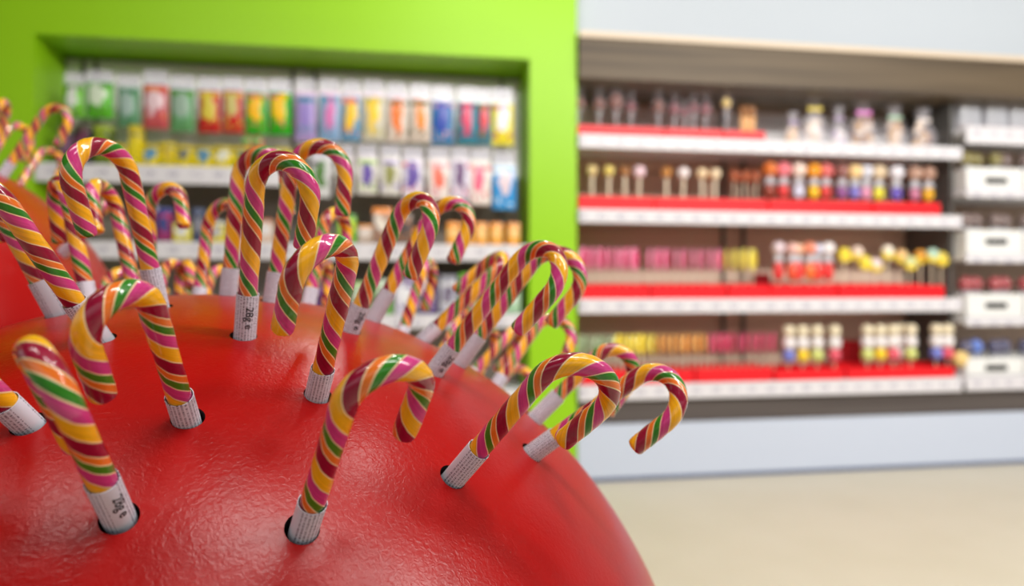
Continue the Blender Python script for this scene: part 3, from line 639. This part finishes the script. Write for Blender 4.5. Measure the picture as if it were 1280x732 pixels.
# name: ball, foot, axis, hook direction, straight length, hook radius, tail, hook angle, sleeve length
CANES = {
    'A': (1, (-0.1851, 0.3207, -0.1068), (0.1199, -0.6422, 0.7571), (-0.7186, 0.4701, 0.5125), 0.0752, 0.0174, 0.0430, 3.361, 0.0289),
    'B': (1, (-0.1782, 0.3732, -0.0714), (0.1133, -0.6429, 0.7575), (-0.4591, -0.71, -0.5339), 0.0830, 0.0169, 0.0284, 3.108, 0.0191),
    'C': (1, (-0.1039, 0.342, -0.12), (0.349, -0.5079, 0.7876), (0.7942, 0.6064, 0.0392), 0.0882, 0.0188, 0.0271, 3.134, 0.0204),
    'D': (1, (-0.1199, 0.419, -0.0657), (0.3095, -0.4398, 0.8431), (-0.5192, -0.821, -0.2376), 0.0899, 0.0197, 0.0256, 3.145, 0.0207),
    'E': (1, (-0.1799, 0.4599, -0.0322), (0.1606, -0.2464, 0.9558), (0.9221, -0.3079, -0.2343), 0.1002, 0.0211, 0.0270, 3.217, 0.0300),
    'F': (1, (-0.0348, 0.4142, -0.1148), (0.5433, -0.4464, 0.711), (0.8392, 0.3144, -0.4438), 0.0923, 0.0212, 0.0288, 3.277, 0.0284),
    'G': (1, (0.0149, 0.4982, -0.1205), (0.7665, -0.1995, 0.6105), (0.3567, -0.6583, -0.6629), 0.0942, 0.0201, 0.0258, 3.087, 0.0217),
    'N': (1, (0.0194, 0.5875, -0.1128), (0.7066, 0.0426, 0.7064), (0.6922, 0.1658, -0.7024), 0.0760, 0.0195, 0.0290, 3.003, 0.0292),
    'H': (1, (-0.1242, 0.5247, -0.0326), (0.4004, -0.0859, 0.9123), (0.6358, -0.6909, -0.3441), 0.0929, 0.0210, 0.0309, 3.146, 0.0214),
    'H2': (1, (-0.1248, 0.6109, -0.0289), (0.462, 0.1074, 0.8804), (0.7788, -0.524, -0.3448), 0.1042, 0.0230, 0.0266, 3.073, 0.0300),
    'I': (1, (-0.0589, 0.5165, -0.0634), (0.6039, -0.1154, 0.7887), (0.5038, -0.7115, -0.4899), 0.1041, 0.0226, 0.0321, 3.233, 0.0240),
    'I2': (1, (-0.0455, 0.5827, -0.0648), (0.5943, -0.0066, 0.8043), (0.7592, -0.3255, -0.5636), 0.1063, 0.0227, 0.0297, 3.185, 0.0300),
    'J': (1, (-0.0826, 0.6332, -0.0483), (0.7106, 0.1729, 0.682), (-0.3476, 0.9291, 0.1265), 0.0907, 0.0210, 0.0323, 3.070, 0.0180),
    'E2': (1, (-0.2396, 0.5765, -0.0058), (0.0819, 0.0024, 0.9966), (0.972, -0.2212, -0.0793), 0.0985, 0.0227, 0.0290, 3.001, 0.0227),
    'K': (1, (-0.1968, 0.5596, -0.0109), (0.1605, -0.0401, 0.9862), (0.9627, -0.2143, -0.1654), 0.1066, 0.0240, 0.0285, 3.062, 0.0246),
    'L1': (1, (-0.2589, 0.5001, -0.0136), (-0.073, -0.2637, 0.9618), (-0.3493, -0.8966, -0.2723), 0.0957, 0.0217, 0.0312, 3.212, 0.0294),
    'L2': (1, (-0.344, 0.6276, -0.0157), (-0.2549, 0.0773, 0.9639), (0.0513, -0.9943, 0.0933), 0.0890, 0.0207, 0.0290, 3.001, 0.0220),
    'L3': (1, (-0.2635, 0.4364, -0.0319), (-0.2015, -0.5541, 0.8077), (-0.9661, 0.2485, -0.0705), 0.0952, 0.0210, 0.0232, 2.890, 0.0293),
    'L4': (1, (-0.3357, 0.5036, -0.0197), (-0.3013, -0.2773, 0.9123), (-0.6772, 0.7358, 0.0), 0.0890, 0.0205, 0.0290, 3.000, 0.0274),
    'L5': (1, (-0.3483, 0.5625, -0.0148), (-0.1875, -0.0071, 0.9822), (-0.7129, 0.6889, -0.1311), 0.0876, 0.0202, 0.0297, 2.915, 0.0202),
    'L11': (1, (-0.3158, 0.6853, -0.0213), (-0.023, 0.3114, 0.95), (0.8525, -0.4903, 0.1814), 0.0890, 0.0211, 0.0290, 2.999, 0.0220),
    'L10': (1, (-0.3384, 0.6413, -0.0163), (-0.1428, 0.2043, 0.9684), (0.9272, -0.3146, 0.2031), 0.0910, 0.0204, 0.0241, 3.049, 0.0220),
    'M1': (1, (-0.2549, 0.3583, -0.0709), (-0.1302, -0.689, 0.713), (-0.9826, 0.1857, 0.0), 0.0890, 0.0205, 0.0290, 3.000, 0.0180),
    'P': (1, (-0.0225, 0.7278, -0.111), (0.5462, 0.3755, 0.7488), (0.8365, -0.2922, -0.4636), 0.0900, 0.0213, 0.0235, 2.909, 0.0220),
    'Q': (1, (-0.1239, 0.7455, -0.0627), (0.2371, 0.3708, 0.8979), (0.1267, 0.9046, -0.407), 0.0890, 0.0204, 0.0290, 3.000, 0.0220),
    'S': (1, (-0.238, 0.7822, -0.0557), (0.0397, 0.4705, 0.8815), (0.0642, 0.8792, -0.4722), 0.0890, 0.0205, 0.0290, 3.000, 0.0220),
    'T': (1, (-0.205, 0.684, -0.0212), (0.1236, 0.2423, 0.9623), (0.3338, 0.9031, -0.2702), 0.0892, 0.0205, 0.0290, 3.001, 0.0220),
    'L7': (2, (-0.7295, 0.9778, 0.1612), (0.4691, 0.131, 0.8734), (0.8799, -0.1535, -0.4496), 0.1020, 0.0217, 0.0287, 2.985, 0.0220),
    'L6': (2, (-0.8115, 1.1073, 0.1468), (0.1692, 0.4656, 0.8687), (0.3553, 0.7933, -0.4944), 0.0888, 0.0209, 0.0302, 2.988, 0.0220),
    'U1': (1, (-0.3746, 0.7838, -0.0736), (-0.2096, 0.5208, 0.8275), (-0.2762, -0.8434, 0.4609), 0.0892, 0.0204, 0.0290, 2.898, 0.0220),
    'U3': (1, (-0.3243, 0.8078, -0.0755), (-0.1502, 0.5333, 0.8325), (-0.6871, -0.6617, 0.3), 0.0890, 0.0205, 0.0290, 3.000, 0.0220),
    'V1': (1, (-0.055, 0.7659, -0.1078), (0.6146, 0.4773, 0.628), (0.0229, 0.785, -0.619), 0.0863, 0.0207, 0.0309, 3.011, 0.0220),
    'V2': (1, (-0.051, 0.8368, -0.1641), (0.5185, 0.5984, 0.6108), (0.6862, 0.135, -0.7148), 0.0889, 0.0205, 0.0290, 3.001, 0.0220),
    'J2': (1, (-0.088, 0.7669, -0.0892), (0.4144, 0.4395, 0.7969), (0.7049, -0.7089, 0.0244), 0.0890, 0.0207, 0.0290, 3.000, 0.0220),
    'W2': (2, (-0.6121, 0.9294, 0.0476), (0.7293, -0.1267, 0.6723), (0.1304, -0.9389, -0.3185), 0.0890, 0.0205, 0.0290, 3.000, 0.0274),
    'W3': (2, (-0.576, 0.9438, -0.0426), (0.94, 0.0111, 0.3411), (-0.0048, -0.9989, 0.0457), 0.0890, 0.0205, 0.0290, 3.000, 0.0205),
    'L9': (2, (-0.8055, 1.0141, 0.1864), (0.258, 0.2356, 0.937), (-0.3929, 0.9116, -0.121), 0.0891, 0.0205, 0.0290, 3.000, 0.0220),
    'L8': (2, (-0.8322, 1.0662, 0.1746), (0.189, 0.4044, 0.8948), (0.2802, 0.8512, -0.4438), 0.0890, 0.0205, 0.0290, 3.000, 0.0220),
    'U2': (1, (-0.3778, 0.7853, -0.0755), (-0.2774, 0.4796, 0.8325), (0.5815, -0.6059, 0.5428), 0.0890, 0.0205, 0.0290, 3.000, 0.0220),
    'U4': (1, (-0.405, 0.7632, -0.0736), (-0.2899, 0.4808, 0.8275), (-0.7757, -0.6245, 0.0911), 0.0892, 0.0204, 0.0290, 2.898, 0.0220),
    'V4': (1, (-0.0866, 0.7964, -0.1078), (0.5307, 0.5691, 0.628), (0.3134, 0.5567, -0.7693), 0.0863, 0.0207, 0.0309, 3.011, 0.0220),
}
HOLE_R = .0088
def sphere_bm(R, u=160, v=96):
    bm = bmesh.new(); bmesh.ops.create_uvsphere(bm, u_segments=u, v_segments=v, radius=R); return bm
def make_ball(idx, label):
    c, R = BALLS[idx]
    root = empty('display_ball', (c.x, c.y, 0)); tag(root, label, 'display ball')
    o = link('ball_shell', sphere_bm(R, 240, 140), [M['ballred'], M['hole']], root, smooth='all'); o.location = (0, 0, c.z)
    cut = bmesh.new(); done = []
    for k, (b, foot, d, h, *_r) in CANES.items():
        if b != idx: continue
        if any((Vector(foot)-q).length < .0235 for q in done): continue
        done.append(Vector(foot))
        p = Vector(foot)+CAM-c; nrm = p.normalized(); d = Vector(d); h = Vector(h)
        p = p-h*.0012
        q = nrm.to_track_quat('Z', 'Y').to_matrix().to_4x4()
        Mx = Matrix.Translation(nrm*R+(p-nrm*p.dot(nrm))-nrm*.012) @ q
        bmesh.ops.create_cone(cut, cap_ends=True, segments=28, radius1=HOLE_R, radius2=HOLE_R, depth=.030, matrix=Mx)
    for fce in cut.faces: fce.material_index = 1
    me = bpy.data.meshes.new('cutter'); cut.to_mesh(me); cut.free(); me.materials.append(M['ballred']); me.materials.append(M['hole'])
    co = bpy.data.objects.new('cutter', me); C.objects.link(co); co.parent = root; co.location = o.location
    md = o.modifiers.new('b', 'BOOLEAN'); md.operation = 'DIFFERENCE'; md.object = co; md.solver = 'EXACT'
    bpy.context.view_layer.update()
    dg = bpy.context.evaluated_depsgraph_get()
    nm = bpy.data.meshes.new_from_object(o.evaluated_get(dg)); o.modifiers.clear(); o.data = nm
    bpy.data.objects.remove(co); bpy.data.meshes.remove(me)
    nrmls = []
    for p in nm.polygons:
        onsurf = p.material_index == 0
        p.use_smooth = True
        for li in p.loop_indices:
            vco = nm.vertices[nm.loops[li].vertex_index].co
            nrmls.append(tuple(vco.normalized()) if onsurf else tuple(p.normal))
    nm.normals_split_custom_set(nrmls)
    # stand under the ball
    low = c.z-R
    bm = bmesh.new()
    if low > .2:
        lathe(bm, [(.20, 0), (.20, .02), (.05, .035), (.035, .05), (.035, low-.03), (.10, low+.02), (.10, low+.022)], 40)
    else:
        zt = c.z-math.sqrt(R*R-.19*.19)
        lathe(bm, [(.23, 0), (.23, .02), (.20, zt-.002), (.15, zt-.02), (.15, .0)], 48)
    link('base_stand', bm, M['base'], root, smooth=True)
    return root
make_ball(1, 'large glossy red ball in front, pierced with holes holding candy canes')
make_ball(2, 'smaller red ball at the far left behind the large one, holding candy canes')

# ------------------------------------------------------------ candy canes
tc = bpy.data.curves.new('weight', 'FONT'); tc.body = '28g e'; tc.size = .0070; tc.align_x = 'CENTER'; tc.align_y = 'CENTER'; tc.offset = .00009
to = bpy.data.objects.new('weight', tc); C.objects.link(to); bpy.context.view_layer.update()
TXT = bpy.data.meshes.new_from_object(to.evaluated_get(bpy.context.evaluated_depsgraph_get()))
bpy.data.objects.remove(to)
def print_mesh(rad, phi, zc):
    bm = bmesh.new(); bm.from_mesh(TXT)
    for k in range(-6, 7):
        bmesh.ops.bisect_plane(bm, geom=bm.verts[:]+bm.edges[:]+bm.faces[:], plane_co=(0, k*.0005, 0), plane_no=(0, 1, 0))
    for v in bm.verts:
        x, y = v.co.x, v.co.y; a = phi+y/rad           # reads downwards, glyph tops turn with +angle
        v.co = Vector((rad*math.cos(a), rad*math.sin(a), zc-x))
    bmesh.ops.recalc_face_normals(bm, faces=bm.faces[:])
    return bm
RC, RP = .0062, .0072
def cane_mesh(L, Rh, tail, arc, order, phase, pitch, seed):
    """tube swept along stem, hook and tail; x = hook direction, z = stem axis"""
    rr = random.Random(seed); nseg = 28; pts = []; n0 = 20
    z0 = -.0266
    for i in range(n0): t = i/n0; pts.append((0, z0+(L-z0)*t, 0, 1))
    for i in range(27): a = arc*i/26; pts.append((Rh-Rh*math.cos(a), L+Rh*math.sin(a), a, 1))
    ex, ez = math.sin(arc), math.cos(arc); lx, lz = pts[-1][0], pts[-1][1]
    for i in range(1, 7): pts.append((lx+ex*tail*i/6, lz+ez*tail*i/6, arc, 1))
    lx, lz = pts[-1][0], pts[-1][1]
    for q, s in ((.0008, .97), (.0018, .86), (.0024, .66)): pts.append((lx+ex*q, lz+ez*q, arc, s))
    bm = bmesh.new(); uvl = bm.loops.layers.uv.new('stripe'); rings = []; vs_ = []; s = z0; prev = None
    wob = [rr.uniform(0, 6.28) for _ in range(4)]
    for (x, z, a, sc) in pts:
        if prev: s += math.hypot(x-prev[0], z-prev[1])
        prev = (x, z); ring = []
        r = RC*sc*(1+.025*math.sin(s*90+wob[0])+.012*math.sin(s*240+wob[1]))
        n = (math.cos(a), -math.sin(a))       # normal in the bend plane (towards the hook centre)
        for j in range(nseg):
            f = 2*PI*j/nseg; lump = 1+.022*math.cos(5*(f+2*PI*s/pitch)+wob[2])
            cx, cy = r*lump*math.cos(f), r*lump*math.sin(f)
            ring.append(bm.verts.new((x+n[0]*cx, cy, z+n[1]*cx)))
        rings.append(ring); vs_.append(s)
    for i in range(len(rings)-1):
        for j in range(nseg):
            k = (j+1) % nseg
            f = bm.faces.new((rings[i][j], rings[i][k], rings[i+1][k], rings[i+1][j]))
            for lp, (jj, ii) in zip(f.loops, ((j, i), (j+1, i), (j+1, i+1), (j, i+1))):
                lp[uvl].uv = (jj/nseg+phase, vs_[ii]/pitch)
    f = bm.faces.new(rings[-1])
    for lp in f.loops: lp[uvl].uv = (phase+.3, vs_[-1]/pitch)
    f = bm.faces.new(rings[0][::-1])
    for lp in f.loops: lp[uvl].uv = (0, 0)
    return bm
def sleeve_mesh(z0, z1):
    bm = bmesh.new(); uvl = bm.loops.layers.uv.new('paper'); n = 36; R = [[], [], [], []]
    spec = [(RP, z0), (RP, z1), (RP-.0004, z1), (RP-.0004, z0)]
    for k, (r, z) in enumerate(spec):
        for j in range(n): a = 2*PI*j/n; R[k].append(bm.verts.new((r*math.cos(a), r*math.sin(a), z)))
    for k in range(3):
        for j in range(n):
            f = bm.faces.new((R[k][j], R[k][(j+1) % n], R[k+1][(j+1) % n], R[k+1][j]))
            for lp, (jj, kk) in zip(f.loops, ((j, k), (j+1, k), (j+1, k+1), (j, k+1))):
                lp[uvl].uv = (jj/n*2*PI*RP, spec[kk][1])
    return bm
WID = {'g': .15, 'p': .22, 'y': .26, 'r': .24, 'o': .13}
def centre(order, ch):
    x = 0
    for c_ in order:
        if c_ == ch: return x+WID[c_]/2
        x += WID[c_]
# look: order of the stripes, colour seen just above the sleeve, twist pitch, print offset (radians from the camera side)
LOOK = {'A': ('B', 'p', .027, .35), 'B': ('B', 'p', .025, 2.2), 'C': ('C', 'g', .0255, 2.4), 'D': ('C', 'r', .027, 2.6), 'E': ('C', 'g', .030, .25), 'F': ('B', 'p', .027, 2.6), 'G': ('B', 'p', .025, 2.9),
        'H': ('C', 'r', .028, .5), 'H2': ('B', 'y', .027, 2.0), 'I': ('B', 'g', .027, .6), 'I2': ('B', 'o', .026, 2.0), 'L1': ('B', 'p', .025, 2.5), 'L3': ('B', 'y', .026, 2.0), 'E2': ('C', 'g', .030, 2.8), 'K': ('C', 'p', .027, 2.6), 'N': ('B', 'o', .026, 2.0)}
LABEL = {
'A': 'big candy cane at the lower left, pointing at the camera with its hook behind', 'B': 'candy cane with hook curling left above the lower left one, tip hanging over the ball',
'C': 'candy cane in the middle foreground, hook curling right, standing lowest on the red ball', 'D': 'candy cane with hook curling left, just above and left of the lowest middle cane',
'E': 'tall upright candy cane left of centre with its full weight print showing', 'F': 'candy cane leaning right near the right edge of the ball, nearer of the front pair',
'G': 'rightmost candy cane, leaning right with its hook over the white shelf base', 'N': 'candy cane mostly hidden behind the two rightmost canes',
'H': 'candy cane right of centre leaning right, printed sleeve showing, hook tip hanging down', 'H2': 'candy cane behind the centre right one, its hook showing beyond that hook',
'I': 'candy cane leaning right against the green pillar, large hook, printed sleeve', 'I2': 'candy cane behind the one leaning on the green pillar, hook nearest the shelves',
'J': 'blurred candy cane left of the pair in front of the green pillar', 'J2': 'small blurred candy cane end between the leaning canes, sleeve hidden',
'E2': 'candy cane standing directly behind the tall upright one, slightly to its left', 'K': 'candy cane with high hook curling right behind the tall upright one',
'L1': 'tall candy cane at the upper left with hook curling left', 'L2': 'candy cane half hidden behind the tall upper left one',
'L3': 'thick candy cane at the left edge slanting up out of the picture', 'L4': 'candy cane behind the thick one at the left edge, grey sleeve low down',
'L5': 'blurred candy cane with small hook left of the tall upper left one', 'L11': 'blurred slender candy cane left of the tall upright pair',
'L10': 'blurred candy cane hook just right of the tall upper left one', 'M1': 'candy cane cut by the left edge, only its printed sleeve in view',
'P': 'blurred candy cane leaning right in front of the green pillar, lowest of the hooks there', 'Q': 'small blurred candy cane hook under the centre right hook', 'S': 'small blurred candy cane in the gap behind the left-curling middle hook',
'T': 'blurred candy cane hook just right of the high hook behind the tall upright one', 'L7': 'blurred candy cane highest on the far left ball, hook against the green wall', 'L6': 'blurred candy cane on the far left ball below the highest one',
'L8': 'blurred candy cane at the left edge on the far ball', 'L9': 'blurred candy cane hook cut by the left edge on the far ball', 'W2': 'short candy cane low on the far left ball pointing right', 'W3': 'candy cane on the lower right side of the far left ball',
'U1': 'small blurred candy cane in the far cluster left of the tall pair, nearest upright', 'U2': 'blurred candy cane behind the ball in the far cluster, hook turned sideways', 'U3': 'blurred candy cane behind the ball in the far cluster, right-hand one', 'U4': 'blurred candy cane behind the ball in the far cluster, leaning left',
'V1': 'blurred candy cane head peeping over the right shoulder of the ball', 'V2': 'lower blurred candy cane head behind the right shoulder of the ball', 'V3': 'blurred candy cane behind the right shoulder, turned away', 'V4': 'blurred candy cane far behind the centre right of the ball'}
for i, (k, (b, foot, d, h, L, Rh, tail, arc, sl)) in enumerate(CANES.items()):
    d = Vector(d).normalized(); h = Vector(h); h = (h-d*h.dot(d)).normalized(); w = d.cross(h)
    p = Vector(foot)+CAM
    typ, ch, pitch, off = LOOK.get(k, ('BC'[i % 2], 'gpyro'[i % 5], .026+.001*(i % 3), 2.0+.3*(i % 4)))
    pitch *= 1.62
    order = 'gpyro' if typ == 'C' else 'goryp'
    c_ = (CAM-(p+d*sl)); phi = math.atan2(c_.dot(w), c_.dot(h))
    phase = centre(order, ch)-.0-(phi/(2*PI))-(sl+.008)/pitch
    root = empty('candy_cane'); Mx = Matrix((h, w, d)).transposed().to_4x4(); root.matrix_world = Matrix.Translation(p) @ Mx
    tag(root, LABEL[k], 'candy cane', 'striped candy canes in the red balls')
    link('candy', cane_mesh(L, Rh, tail, arc, order, phase, pitch, i), M['stripe'+typ], root, smooth='all')
    s = link('paper_sleeve', sleeve_mesh(-.006, sl), M['paper'], root, smooth=True); tag(s, 'white paper sleeve with small print')
    link('weight_print', print_mesh(RP+.00012, phi+off, sl*.5), M['ink'], s)
